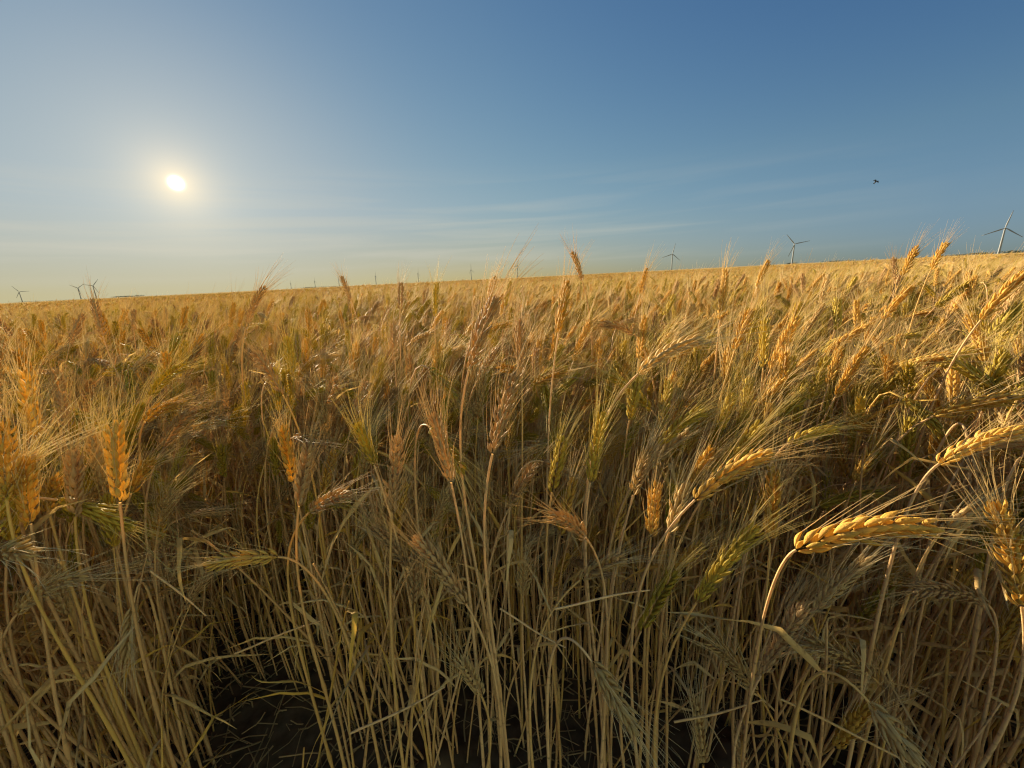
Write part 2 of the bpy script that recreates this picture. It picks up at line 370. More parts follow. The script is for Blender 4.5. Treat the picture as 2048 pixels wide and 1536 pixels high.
# ------------------------------------------------------------------ near stalks: each one a thing
GROUP = 'wheat stalks at the front of the field'
def stalk(P0, P1, tone, label, rng, lod='hi', sag=0.10, G=None, awn_len=None, awn_r=0.00030, plump=1.0, leaves=None, spread=1.0, roll=None, neck=None, stem_r=1.0):
    P0, P1 = np.asarray(P0, float), np.asarray(P1, float)
    D = unit(P1 - P0); L = np.linalg.norm(P1 - P0)
    side = np.array([D[0], D[1], 0])
    ctrl = (P0 + P1) / 2 + np.array([0, 0, sag * L * (0.3 + np.linalg.norm(side))])
    C_ = bez2(P0, ctrl, P1, 22)
    D0 = unit(C_[1] - C_[0])
    if G is None:
        off = -side * rng.uniform(0.06, 0.16) * (0.35 if P0[1] < 0.5 else 1.0) + rng.normal(0, 0.02, 3)
        gx, gy = P0[0] + off[0], P0[1] + off[1]
        if gy < 0.16: gy = max(gy, P0[1] - 0.01)
        G = np.array([gx, gy, ground_z(gx, gy) - 0.015])
    neck = neck if neck is not None else (0.16 if D[2] > 0.45 else 0.07 if D[2] > -0.1 else 0.11)
    root = bpy.data.objects.new('wheat_stalk', None); col.objects.link(root)
    root.empty_display_size = 0.02
    base = np.array([G[0], G[1], ground_z(G[0], G[1])])
    root.location = base
    root['label'] = label; root['category'] = 'wheat stalk'; root['group'] = GROUP
    sc, v, q, nodes = make_stem(G, P0, D0, rng, neck=neck, n=44 if lod == 'hi' else 24, sides=8 if lod == 'hi' else 6, r_base=0.0022 * stem_r, r_top=0.00125 * stem_r)
    tt_ = np.linspace(0, 1, len(sc)); rv = rng.uniform() + np.cumsum(rng.normal(0, .07, len(sc))); rv = rv - 2.2 * sum(np.exp(-((tt_ - k) / 0.022) ** 2) for k in nodes)
    b = QM(); b.add(v, q, np.repeat(rv, 8 if lod == 'hi' else 6)); b.obj('stem', [STEM], root, base)
    al = awn_len if awn_len else rng.uniform(0.06, 0.09)
    (ev, eq, er), (av, aq, ar) = make_ear(C_, rng, lod, al, awn_r, 1.0, plump, WIND * 0.5, spread, roll)
    b = QM(); b.add(ev, eq, er); e = b.obj('ear', [EAR[tone]], root, base)
    b = QM(); b.add(av, aq, ar); a = b.obj('awns', [AWN[tone]], e, base)
    nl = leaves if leaves is not None else 0 if P0[1] < 0.5 else int(rng.choice([0, 1, 1, 2]))
    for k in range(nl):
        f = nodes[k % 2] + (0.22 if k < 1 else 0.0); i = int(min(f, 0.78) * (len(sc) - 1))
        an = rng.uniform(0, 2 * math.pi)
        lv, lq = make_leaf(sc[i], np.array([math.cos(an), math.sin(an), 0]), rng, rng.uniform(0.08, 0.17), rng.uniform(0.0035, 0.007), rng.uniform(0.5, 1.5))
        b = QM(); b.add(lv, lq, rng.uniform()); b.obj('leaf', [LEAF], root, base)
    return root

# base pixel, tip pixel, depth at base, depth at tip, tone, label
H = [
 (1165,562,1145,505,1.15,1.13,'brown','brown bearded ear standing alone above the skyline, bent towards the sun'),
 (1862,540,1892,486,1.10,1.08,'golden','golden ear tallest of the pair rising above the skyline near the last turbine'),
 (1805,552,1834,495,1.05,1.03,'golden','golden slanting ear beside the tallest golden ear on the skyline'),
 (1791,560,1787,516,1.50,1.50,'brown','short upright brown ear poking over the skyline under the bird'),
 (1514,574,1537,522,1.30,1.28,'golden','thin golden ear tilted on the skyline just before the two-bladed looking turbine'),
 (1962,640,2052,546,0.60,0.57,'golden','fat amber ear cut by the frame below the last white turbine'),
 (1765,640,1822,575,0.85,0.82,'golden','slanting amber ear low beneath the bird, awns swept sideways'),
 (1577,692,1597,606,0.85,0.84,'olive','upright yellow green ear straight below the turbine with the drooping blades'),
 (1526,736,1530,640,0.75,0.74,'olive','yellowish upright ear with fanned awns between two shaded gaps'),
 (1565,768,1571,706,0.70,0.66,'golden','orange ear on an orange stem over a dark green leaf'),
 (1672,792,1734,698,0.65,0.62,'golden','broad golden ear leaning over a dark clump of olive ears'),
 (1778,792,1775,712,0.80,0.78,'golden','pinkish gold upright ear beside a pale bent straw'),
 (1815,788,1817,732,0.70,0.66,'olive','star-shaped yellow ear seen end on above a curved yellow stem'),
 (1882,848,1850,764,0.75,0.74,'golden','gappy golden ear tilted against the wind with loose grains'),
 (938,740,990,597,0.47,0.46,'brown','long pinkish brown ear leaning up to the skyline in the centre'),
 (985,908,1030,750,0.43,0.42,'brown','large plump pinkish ear with clear herringbone grains in the centre'),
 (800,622,802,566,1.20,1.20,'brown','thin dark upright ear under the small slim turbine'),
 (790,722,787,645,0.95,0.95,'brown','dark purplish upright ear in front of slanted awns'),
 (1043,748,1040,642,0.65,0.64,'brown','dull pink upright ear with long parallel awns'),
 (1117,666,1136,566,0.68,0.66,'golden','tall golden ear just beside the lone skyline ear'),
 (1278,718,1290,634,0.80,0.79,'golden','bright orange upright ear standing over a grey lying ear'),
 (1268,668,1203,650,0.85,0.83,'brown','grey weathered ear lying almost flat pointing at the sun'),
 (1276,748,1402,678,0.50,0.48,'pale','dusty tan ear on an arched neck stretching sideways'),
 (1060,776,1132,734,0.80,0.78,'olive','olive ear lying low with awns swept into a sheaf'),
 (1318,892,1402,824,0.60,0.58,'olive','yellow tipped olive ear trailing a long comb of awns'),
 (1384,968,1424,902,0.55,0.52,'golden','plump golden ear with awns standing like a brush'),
 (1390,1000,1538,908,0.42,0.41,'golden','long bright gold ear pointing at the sunlit edge, mid field'),
 (1266,990,1296,895,0.58,0.57,'pale','dusty pale upright ear beside shaded stems'),
 (1180,965,1206,830,0.50,0.49,'olive','tall olive ear lit yellow along one edge'),
 (1104,985,1126,876,0.54,0.53,'olive','bushy dark olive ear with a yellow side'),
 (1112,886,1046,906,0.75,0.74,'pale','small pale ear drooping sideways towards the sun'),
 (1592,1100,1862,1058,0.285,0.275,'golden','big amber ear bent flat over a thin arched stem'),
 (2044,1215,1990,1010,0.36,0.34,'golden','tall yellow ear at the frame edge with widely fanned awns'),
 (1630,1222,1738,1118,0.48,0.46,'pale','large dusty ear in shade straight under the big amber ear'),
 (1522,1350,1610,1212,0.45,0.43,'brown','brown shaded ear rising to a single long awn'),
 (1514,1384,1414,1278,0.50,0.48,'pale','straw ear forking backwards from the base of a brown shaded ear'),
 (1746,1355,1612,1292,0.48,0.46,'pale','glossy pale ear with short awns lying across dark stems'),
 (1393,1205,1512,1058,0.42,0.40,'olive','wide olive ear with an amber tip and a spent pink leaf'),
 (1975,1210,1818,1184,0.46,0.44,'brown','grey lilac ear lying flat behind the tall yellow edge ear'),
 (1738,1405,1828,1522,0.36,0.34,'pale','cream ear hanging downward with streaming awns near the bottom'),
 (1772,1470,1792,1384,0.48,0.47,'brown','stubby brown ear seen against crossed awns near the bottom'),
 (1406,1530,1390,1402,0.52,0.51,'pale','slim straw ear upright at the very bottom beside a thin stem'),
 (1484,1545,1482,1456,0.55,0.55,'brown','dim brown ear half cut by the bottom of the frame'),
 (1046,1192,1050,1128,0.55,0.52,'pale','short blunt tan ear standing among front stems'),
 (1172,1076,1108,1034,0.45,0.40,'brown','tangled pink ear seen end on with splayed awns'),
 (1160,1160,1248,1118,0.52,0.50,'pale','silver grey ear lying sideways under a tangled pink ear'),
 (1338,1064,1372,970,0.50,0.49,'pale','dusty tan ear on a yellow green neck in half shade'),
 (1282,1262,1348,1146,0.50,0.48,'olive','greenish shaded ear reaching up towards a lit amber tip'),
 (1348,1142,1404,1092,0.60,0.58,'golden','small amber lit ear squeezed between two olive ears'),
 (932,1208,832,1078,0.42,0.40,'brown','dusky pink ear slanting back across the front stems'),
 (818,1136,752,1058,0.58,0.56,'brown','smaller dusky pink ear parallel to a larger one behind it'),
 (962,1390,924,1326,0.48,0.45,'pale','blunt straw coloured ear low among front stems'),
 (1184,1324,1272,1466,0.42,0.40,'pale','pale ear hanging head down with awns streaming to the ground'),
 (556,1114,414,1128,0.48,0.46,'golden','lone straw ear bent flat over the dark gap'),
 (268,1205,252,1320,0.55,0.53,'pale','whitish ear hanging head down beside the dark gap'),
 (34,1228,168,1154,0.45,0.43,'pale','long grey ear arching in from the frame edge'),
 (214,1128,206,1062,0.70,0.70,'pale','small grey green ear deep in shade behind orange stems'),
 (318,1052,346,988,0.58,0.55,'pale','mauve white ear with awns blown sideways'),
 (14,1000,6,850,0.40,0.39,'golden','glowing orange ear at the frame edge nearest the sun'),
 (66,872,50,748,0.50,0.49,'golden','orange ear with bright dotted husks below the far turbines'),
 (135,856,127,788,0.62,0.61,'brown','rusty red ear with awns spread like a fan'),
 (240,1005,231,848,0.42,0.41,'golden','big orange spike with bright curled husks left of the dark gap'),
 (150,1034,152,905,0.46,0.45,'brown','wide brownish ear between two glowing orange ears'),
 (62,1048,48,920,0.42,0.41,'golden','second glowing orange ear in the sunward cluster'),
 (94,1026,116,958,0.52,0.50,'golden','small orange ear tucked behind the sunward cluster'),
 (318,908,388,822,0.60,0.58,'brown','reddish slanting ear with a lit rim beneath the sun'),
 (262,988,306,922,0.55,0.53,'golden','yellow lit half open ear beside the big orange spike'),
 (290,844,366,808,0.62,0.60,'golden','thin tan ear lying sideways beneath the sun'),
 (303,792,372,732,0.75,0.73,'olive','loose ear with curled bright husks beneath the sun'),
 (494,648,529,574,0.95,0.93,'brown','dark grey green ear silhouetted at the skyline'),
 (206,672,187,600,0.95,0.95,'brown','dark upright ear beneath the two close turbines'),
 (268,662,268,620,1.40,1.40,'brown','small dark red ear by the low far mound'),
 (702,602,683,553,1.35,1.34,'brown','crooked dark ear leaning sunward over the skyline'),
 (870,634,873,566,1.10,1.10,'olive','slim grey green ear upright under a slim turbine'),
 (1010,612,1021,564,1.25,1.24,'olive','slim green ear next to a pair of golden ears on the skyline'),
 (974,612,990,554,1.15,1.13,'golden','golden ear with tall awns crossing the skyline mid way'),
 (1280,588,1294,538,1.40,1.38,'golden','golden ear leaning on the skyline near the tall three-bladed turbine'),
 (902,965,868,830,0.45,0.44,'brown','blurred rosy ear upright before brown straws'),
 (784,1024,796,876,0.48,0.47,'brown','dull rose ear upright with sunlit rim'),
 (1878,928,2046,864,0.42,0.41,'golden','long gold ear lying towards the frame edge'),
 (1716,856,1722,798,0.70,0.68,'olive','bleached olive ear sunk in a shadowed clump'),
 (566,790,512,706,0.65,0.64,'brown','dark brown ear slanting sunward in the shade'),
 (748,930,716,850,0.55,0.54,'olive','shaded green brown ear before lit straws'),
 (1440,640,1452,540,0.85,0.84,'golden','tall amber ear crossing the skyline between two turbines'),
 (1940,600,1952,552,1.10,1.09,'golden','amber upright ear below the last turbine, under the skyline'),
 (1620,800,1652,716,0.72,0.70,'olive','olive ear leaning beside a broad golden ear'),
 (1470,700,1500,622,0.70,0.68,'golden','orange gold ear leaning with awns raised to the skyline'),
 (1440,860,1466,790,0.66,0.64,'olive','dim olive ear behind a comb of pale awns'),
]
hero_pts = []
r_h = np.random.default_rng(5)
for (bx, by, tx, ty, d0, d1, tone, label) in H:
    P0, P1 = at(bx, by, d0), at(tx, ty, d1)
    big = d0 < 0.66
    ex = {}
    if d0 < 0.3: g = at(1528, 1400, 0.50); ex = dict(neck=0.030, stem_r=0.70, G=np.array([g[0], g[1], ground_z(g[0], g[1]) - 0.015]), roll=0.6)
    stalk(P0, P1, tone, label, r_h, 'hi', **ex, sag=0.16 if ty < by else 0.05, plump=r_h.uniform(0.78, 0.96), spread=r_h.uniform(0.9, 1.15),
          awn_len=r_h.uniform(0.06, 0.085) if d0 > 0.3 else 0.065)
    hero_pts.append((bx, by, tx, ty, d0))
hero_arr = np.array(hero_pts)

def blocks_hero(p, dd):
    x, y, d = proj(p)
    a = hero_arr[:, 0:2]; b = hero_arr[:, 2:4]; ab = b - a
    t = np.clip((([x, y] - a) * ab).sum(1) / (ab ** 2).sum(1), 0, 1)
    dist = np.linalg.norm(a + ab * t[:, None] - [x, y], axis=1)
    return bool(((dist < dd) & (hero_arr[:, 4] > d)).any())

TONES = ('golden', 'olive', 'pale', 'brown')
def pick_tone(rng, x):
    """More golden and olive heads towards the right of the field, browner ones towards the left."""
    w = np.array([0.40, 0.38, 0.10, 0.12]) if x > 0 else np.array([0.24, 0.20, 0.22, 0.34])
    return TONES[int(rng.choice(4, p=w))]
def lean_dir(rng, nod=None):
    """A direction for an ear: mostly up, blown towards +X, some nodding right over."""
    k = rng.uniform() if nod is None else nod
    az_ = rng.normal(0.0, 0.8); el = rad(rng.normal(69, 11)) if k < 0.70 else rad(rng.normal(32, 14)) if k < 0.92 else rad(rng.normal(-25, 22))
    return np.array([math.cos(az_) * math.cos(el), math.sin(az_) * math.cos(el), math.sin(el)])

# --- words for the other near stalks, from what one finds around each of them
COLS = [(-9999, 130, 'in the sunward corner'), (130, 260, 'under the two close turbines'), (260, 430, 'under the sun'), (430, 560, 'just past the sun'), (560, 680, 'under the three faint turbines'),
        (680, 800, 'under the crooked skyline ear'), (800, 900, 'under the small slim turbine'), (900, 1000, 'under the narrow turbine'), (1000, 1090, 'under the middle turbine'),
        (1090, 1200, 'under the lone skyline ear'), (1200, 1320, 'past the lone skyline ear'), (1320, 1420, 'under the tall dark turbine'), (1420, 1540, 'between the two tall turbines'),
        (1540, 1640, 'under the drooping-bladed turbine'), (1640, 1760, 'before the bird'), (1760, 1850, 'under the bird'), (1850, 1950, 'under the tallest skyline ear'), (1950, 9999, 'under the last turbine')]
ROWS = [(0, 600, 'touching the skyline'), (600, 680, 'below the skyline'), (680, 780, 'in the upper field'), (780, 900, 'in the middle field'), (900, 1050, 'above the shaded stems'), (1050, 1230, 'in the shade'), (1230, 9999, 'in deepest shade')]
def words_for(P0, P1, tone, nl):
    x, y, d = proj((P0 + P1) / 2)
    cw = next(w for a, b, w in COLS if a <= x < b); rw = next(w for a, b, w in ROWS if a <= y < b)
    D = unit(P1 - P0)
    pose = 'upright' if D[2] > 0.88 else 'leaning' if D[2] > 0.6 else 'bowed' if D[2] > 0.05 else 'hanging'
    tw = {'golden': 'golden', 'olive': 'olive', 'pale': 'pale', 'brown': 'brown'}[tone]
    lw = ('bare-stemmed', 'one-leaved', 'two-leaved')[nl]
    return f'{pose} {tw} ear, {lw}, {rw} {cw}', d

near = []
r_n = np.random.default_rng(23)
tries = 0
pts_used = []
N_NEAR = 300 - len(H)
while len(near) < N_NEAR and tries < 40000:
    tries += 1
    rr = math.sqrt(r_n.uniform(0.50 ** 2, 1.22 ** 2)); th = r_n.uniform(-rad(56), rad(56))
    gx, gy = rr * math.sin(th), rr * math.cos(th)
    if any((gx - a) ** 2 + (gy - b) ** 2 < 0.028 ** 2 for a, b in pts_used): continue
    D = lean_dir(r_n); L = r_n.uniform(0.07, 0.098)
    top = min(r_n.normal(0.67, 0.085), 0.84 if r_n.uniform() < 0.97 else 0.91)
    if r_n.uniform() < 0.16: top = r_n.uniform(0.40, 0.60)
    base_off = np.array([D[0], D[1], 0]) * r_n.uniform(0.02, 0.09)
    P0 = np.array([gx, gy, ground_z(gx, gy)]) + base_off; P0[2] += top - max(D[2], 0) * L
    P1 = P0 + D * L
    px, py, pd = proj((P0 + P1) / 2)
    if not (-40 < px < 2090 and py < 1560) or pd < 0.46: continue
    # keep the open dark pocket in the lower left open
    sx, sy, sdp = proj(np.array([gx, gy, 0.25]))
    if 380 < sx < 650 and sdp < 0.88: continue
    if any(blocks_hero(P0 + (P1 - P0) * t, 26) for t in (0, .5, 1)) : continue
    pts_used.append((gx, gy))
    near.append((P0, P1, np.array([gx, gy, ground_z(gx, gy) - 0.015]), pick_tone(r_n, gx), int(r_n.choice([0, 1, 1, 2]))))
# words, then size words where two would read alike
lab = [words_for(a, b, t, nl) for a, b, g, t, nl in near]
by = {}
for i, (w, d) in enumerate(lab): by.setdefault(w, []).append((d, i))
final = [None] * len(near)
for w, lst in by.items():
    lst.sort()
    if len(lst) == 1: final[lst[0][1]] = w; continue
    order = {2: ('nearer', 'farther'), 3: ('nearest', 'middle', 'farthest'), 4: ('nearest', 'second nearest', 'third nearest', 'farthest')}.get(len(lst))
    for k, (d, i) in enumerate(lst):
        final[i] = (order[k] if order else ('nearest', 'second nearest', 'third nearest', 'fourth nearest', 'fifth nearest', 'sixth nearest', 'seventh nearest')[min(k, 6)]) + ' ' + w
for (P0, P1, G, tone, nl), label in zip(near, final):
    stalk(P0, P1, tone, label, r_n, 'hi' if proj(P0)[2] < 0.8 else 'mid', G=G, leaves=nl, awn_r=0.00028, sag=0.10)

# ------------------------------------------------------------------ loose straws lying across the front
r_b = np.random.default_rng(77)
BS = [(468,1305,646,1240,0.50,0.54,'short snapped straw lying level over the dark gap'), (1000,1220,1132,1296,0.50,0.48,'thin snapped straw sloping across the front stems'),
      (700,1470,890,1375,0.42,0.45,'long thin straw sloping up across the bottom corner of the dark gap'), (1230,1080,1327,990,0.60,0.60,'pale glinting straw slanting between two tan ears'),
      (1348,1446,1524,1402,0.45,0.45,'pale straw lying level near the bottom'), (1110,1215,1300,1180,0.44,0.47,'wide flat dry orange blade lying level'),
      (1560,1400,1900,1560,0.42,0.38,'long straw sloping down to the bottom under the glossy pale ear'), (300,1140,412,1230,0.52,0.55,'thin straw fallen between leaning stems')]
for (ax, ay, bx, by_, d0, d1, label) in BS:
    A, B = at(ax, ay, d0), at(bx, by_, d1)
    t = np.linspace(0, 1, 14)[:, None]
    P = A + (B - A) * t; P[:, 2] += 0.002 * np.sin(t[:, 0] * 5 + r_b.uniform(0, 6))
    b = QM(); v, q = tube(P, np.interp(t[:, 0], [0, 0.5, 0.52, 0.54, 1], [0.0012, 0.0013, 0.0017, 0.0012, 0.0008]), 7); b.add(v, q, r_b.uniform())
    o = b.obj('broken_straw', [STEM]); o['label'] = label; o['category'] = 'straw'; o['group'] = 'loose straws'

# ------------------------------------------------------------------ the rest of the crop: one mass nobody could count
protos = bpy.data.collections.new('wheat_sources')          # not linked to the scene
MATS = [STEM, LEAF] + [EAR[t] for t in TONES] + [AWN[t] for t in TONES]
def add_wheat(b, G, h, D, L, tone, rng, lod, awn_len, awn_r, keep, leaf, sides, n, plump=1.0, stem_r=1.0):
    P0 = G + np.array([D[0], D[1], 0]) * rng.uniform(0.03, 0.10); P0[2] = G[2] + h - max(D[2], 0) * L
    P1 = P0 + D * L
    ctrl = (P0 + P1) / 2 + np.array([0, 0, 0.10 * L])
    C_ = bez2(P0, ctrl, P1, 10); D0 = unit(C_[1] - C_[0])
    sc, v, q, nodes = make_stem(G, P0, D0, rng, n=n, sides=sides, r_base=0.0020 * stem_r, r_top=0.0012 * stem_r)
    b.add(v, q, rng.uniform(), 0)
    (ev, eq, er), (av, aq, ar) = make_ear(C_, rng, lod, awn_len, awn_r, keep, plump, WIND * 0.5)
    k = TONES.index(tone); last_tone[0] = tone
    b.add(ev, eq, er, 2 + k)
    if len(av): b.add(av, aq, ar, 6 + k)
    for _ in range(leaf):
        i = int(rng.uniform(0.25, 0.8) * (len(sc) - 1)); an = rng.uniform(0, 6.28)
        lv, lq = make_leaf(sc[i], np.array([math.cos(an), math.sin(an), 0]), rng, rng.uniform(0.09, 0.2), rng.uniform(0.005, 0.010), rng.uniform(0.4, 1.5), 7)
        b.add(lv, lq, rng.uniform(), 1)
r_p = np.random.default_rng(3)
kinds = []; tone_of = {}; last_tone = ['golden']
def add_proto(b):
    nm = 'wheat_source_%03d' % len(kinds)
    o = bpy.data.objects.new(nm, b.mesh(nm, MATS)); protos.objects.link(o); kinds.append(nm)
    tone_of[len(kinds) - 1] = last_tone[0]
    return len(kinds) - 1
def tone_any(rng, s):
    return TONES[int(rng.choice(4, p=[0.42, 0.24, 0.14, 0.20]))]
A_ids, B_ids, C_ids, D_ids = [], [], [], []
for i in range(26):
    b = QM(); add_wheat(b, np.zeros(3), 0.675, lean_dir(r_p, (i + 0.5) / 26), r_p.uniform(.07, .098), tone_any(r_p, 0), r_p, 'mid', r_p.uniform(.065, .095), .00042, 0.62, int(r_p.choice([0, 1, 1, 2])), 5, 14)
    A_ids.append(add_proto(b))
for i in range(20):
    b = QM(); add_wheat(b, np.zeros(3), 0.675, lean_dir(r_p, (i + 0.5) / 20), r_p.uniform(.07, .095), tone_any(r_p, 0), r_p, 'lo', r_p.uniform(.065, .095), .00056, 0.7, int(r_p.choice([0, 0, 1])), 4, 8, 1.1)
    B_ids.append(add_proto(b))
S_ids = []
for i in range(10):                                         # leafy side shoots without an ear
    b = QM(); h = r_p.uniform(.34, .62); D = lean_dir(r_p, 0.3); top = np.array([D[0] * .12, D[1] * .12, h])
    sc, v, q, nodes = make_stem(np.zeros(3), top, D, r_p, n=12, sides=5, r_base=0.002, r_top=0.001); b.add(v, q, r_p.uniform(), 0)
    for k in range(int(r_p.integers(1, 4))):
        an = r_p.uniform(0, 6.28); lv, lq = make_leaf(sc[int(r_p.uniform(.3, 1) * 11)], np.array([math.cos(an), math.sin(an), 0]), r_p, r_p.uniform(.10, .22), r_p.uniform(.004, .009), r_p.uniform(.5, 1.6), 8); b.add(lv, lq, r_p.uniform(), 1)
    S_ids.append(add_proto(b))
def patch(size, count, awn_r, keep, plump, stem_r):
    b = QM()
    for _ in range(count):
        G = np.array([r_p.uniform(-size / 2, size / 2), r_p.uniform(-size / 2, size / 2), 0.0])
        add_wheat(b, G, min(r_p.normal(0.675, 0.06), 0.85), lean_dir(r_p), r_p.uniform(.07, .095), tone_any(r_p, 0), r_p, 'lo', 0.07, awn_r, keep, 0, 3, 4, plump, stem_r)
    return add_proto(b)
for i in range(5): C_ids.append(patch(1.0, 150, .0008, 0.45, 1.25, 1.3))
for i in range(3): D_ids.append(patch(3.0, 330, .0016, 0.25, 2.0, 2.5))

pp, pr, ps, pi_ = [], [], [], []
r_f = np.random.default_rng(9)
def swell(x, y):                                             # where the crop stands taller or was pressed down by wind
    return math.sin(x * 0.9 + 1.3 * math.sin(y * 0.55)) * math.sin(y * 0.7 + 0.8 + x * 0.21) + 0.6 * math.sin(x * 0.13 + y * 0.31)
def scatter(n, r0, r1, th, ids, tilt, smin, test=None):
    rr = np.sqrt(r_f.uniform(r0 ** 2, r1 ** 2, n)); t = r_f.uniform(-th, th, n)
    for R_, T_ in zip(rr, t):
        x, y = R_ * math.sin(T_), R_ * math.cos(T_)
        if test and not test(x, y, R_): continue
        h = np.clip(r_f.normal(1.0, 0.085), 0.72, 1.16 if r_f.uniform() < 0.95 else 1.25)
        if R_ < 2.2: h = min(h, 1.13)
        else: h *= 1 + 0.06 * swell(x, y)
        pp.append((x, y, ground_z(x, y) - 0.01)); pr.append((r_f.normal(0, tilt), r_f.normal(0, tilt), r_f.normal(0, 0.7))); ps.append(h); pick = ids[r_f.integers(len(ids))]
        want = ('olive', 'golden') if x > -0.1 * y else ('brown', 'pale', 'olive')
        for _ in range(2):
            if ids is not S_ids and tone_of[pick] not in want: pick = ids[r_f.integers(len(ids))]
        pi_.append(pick)
def t_near(x, y, R_, low_=False):
    th = abs(math.atan2(x, y))
    if R_ < (0.52 if low_ else 0.74) and th < rad(57): return False       # that is where the single stalks stand
    sx, sy, sdp = proj(np.array([x, y, 0.25]))
    if 380 < sx < 650 and sdp < 0.88 and not (low_ and r_f.uniform() < 0.16): return False
    if low_: return True
    px, py, d = proj(np.array([x, y, 0.78]))
    if d > 0.3 and d < 1.6 and blocks_hero(np.array([x, y, 0.72]), 16): return False
    return True
scatter(900, 0.66, 1.22, rad(115), A_ids, 0.06, .8, t_near)
scatter(2000, 0.66, 2.6, rad(85), S_ids, 0.10, .8, t_near)
scatter(650, 0.52, 1.5, rad(62), S_ids, 0.16, .8, lambda x, y, R_: t_near(x, y, R_, True))
k0 = len(ps)
scatter(900, 0.72, 2.0, rad(62), A_ids, 0.07, .8, t_near)                   # later tillers with lower heads
for k in range(k0, len(ps)): ps[k] *= r_f.uniform(0.68, 0.92)
scatter(3300, 1.2, 3.5, rad(80), A_ids, 0.06, .8, t_near)
TALL = A_ids[:18]
for R_, T_ in zip(np.sqrt(r_f.uniform(0.95 ** 2, 4.2 ** 2, 620)), r_f.uniform(-rad(62), rad(62), 620)):   # taller heads standing over the rest
    x, y = R_ * math.sin(T_), R_ * math.cos(T_)
    if not t_near(x, y, R_): continue
    pp.append((x, y, ground_z(x, y) - 0.01)); pr.append((r_f.normal(0, .07), r_f.normal(0, .07), r_f.normal(0, 0.8)))
    ps.append(min(r_f.uniform(1.08, 1.30), 1.22 if R_ < 1.6 else 1.3)); pi_.append(TALL[r_f.integers(len(TALL))])
scatter(17000, 3.5, 9.0, rad(68), B_ids, 0.06, .8)
def lattice(r0, r1, step, ids, th):
    k = int(r1 / step) + 1
    for i in range(-k, k + 1):
        for j in range(-k, k + 1):
            x, y = (i + r_f.uniform(-.15, .15)) * step, (j + r_f.uniform(-.15, .15)) * step
            R_ = math.hypot(x, y)
            if not (r0 <= R_ < r1) or abs(math.atan2(x, y)) > th: continue
            pp.append((x, y, ground_z(x, y) - 0.01)); pr.append((0, 0, r_f.uniform(-.35, .35))); ps.append(r_f.uniform(.96, 1.04) * (1 + 0.07 * swell(x * .35, y * .35))); pi_.append(ids[r_f.integers(len(ids))])
lattice(8.6, 26.0, 0.95, C_ids, rad(66))
lattice(25.0, 95.0, 2.8, D_ids, rad(62))
me = bpy.data.meshes.new('wheat_crop'); me.vertices.add(len(pp)); me.vertices.foreach_set('co', np.array(pp, np.float32).ravel())
for nm, tp, dat, key in (('rot', 'FLOAT_VECTOR', np.array(pr, np.float32).ravel(), 'vector'), ('scl', 'FLOAT', np.array(ps, np.float32), 'value'), ('idx', 'INT', np.array(pi_, np.int32), 'value')):
    a = me.attributes.new(nm, tp, 'POINT'); a.data.foreach_set(key, dat)
crop = bpy.data.objects.new('wheat_crop', me); col.objects.link(crop)
crop['kind'] = 'stuff'; crop['label'] = 'dense mass of ripe bearded wheat behind the front stalks'; crop['category'] = 'wheat crop'
ng = bpy.data.node_groups.new('crop_spread', 'GeometryNodeTree')
ng.interface.new_socket('Geometry', in_out='INPUT', socket_type='NodeSocketGeometry'); ng.interface.new_socket('Geometry', in_out='OUTPUT', socket_type='NodeSocketGeometry')
gi, go = ng.nodes.new('NodeGroupInput'), ng.nodes.new('NodeGroupOutput')
ci = ng.nodes.new('GeometryNodeCollectionInfo'); ci.inputs[0].default_value = protos; ci.inputs[1].default_value = True; ci.inputs[2].default_value = True
ip = ng.nodes.new('GeometryNodeInstanceOnPoints'); ip.inputs['Pick Instance'].default_value = True
def named(nm, tp):
    n = ng.nodes.new('GeometryNodeInputNamedAttribute'); n.data_type = tp; n.inputs[0].default_value = nm
    return n.outputs[0]
ng.links.new(gi.outputs[0], ip.inputs['Points']); ng.links.new(ci.outputs[0], ip.inputs['Instance'])
ng.links.new(named('idx', 'INT'), ip.inputs['Instance Index'])
e2r = ng.nodes.new('FunctionNodeEulerToRotation'); ng.links.new(named('rot', 'FLOAT_VECTOR'), e2r.inputs[0]); ng.links.new(e2r.outputs[0], ip.inputs['Rotation'])
ng.links.new(named('scl', 'FLOAT'), ip.inputs['Scale']); ng.links.new(ip.outputs[0], go.inputs[0])
md = crop.modifiers.new('spread', 'NODES'); md.node_group = ng

# ------------------------------------------------------------------ ground and far field
def polar_sheet(name, rs, na, zf, mat, kind='structure'):
    b = QM(); a = np.linspace(0, 2 * math.pi, na, endpoint=False)
    Rr, Aa = np.meshgrid(rs, a, indexing='ij')
    x, y = Rr * np.sin(Aa), Rr * np.cos(Aa)
    v = np.stack([x, y, zf(x, y, Rr)], -1).reshape(-1, 3)
    b.add(v, grid_quads(len(rs), na)); o = b.obj(name, [mat], smooth=True); o['kind'] = kind
    return o
rg = np.random.default_rng(4)
CL = [(rg.uniform(-2.4, 2.4), rg.uniform(0.1, 2.4), rg.uniform(0.012, 0.05), rg.uniform(0.3, 0.8)) for _ in range(420)]
def clods(x, y):
    z = rg.normal(0, 0.0022, x.shape)
    for a, b_, r_, k in CL: z = z + r_ * k * np.exp(-(((x - a) ** 2 + (y - b_) ** 2) / r_ ** 2) ** 1.5)
    return z
polar_sheet('ground', np.concatenate([[0.01], np.linspace(0.1, 2.6, 150), np.geomspace(2.7, 8000, 60)]), 420,
            lambda x, y, R_: SLOPE * x + np.where(R_ < 4, clods(x, y), 0) + 0.008 * np.sin(x * 9) * np.cos(y * 7) * (R_ < 4), SOIL)
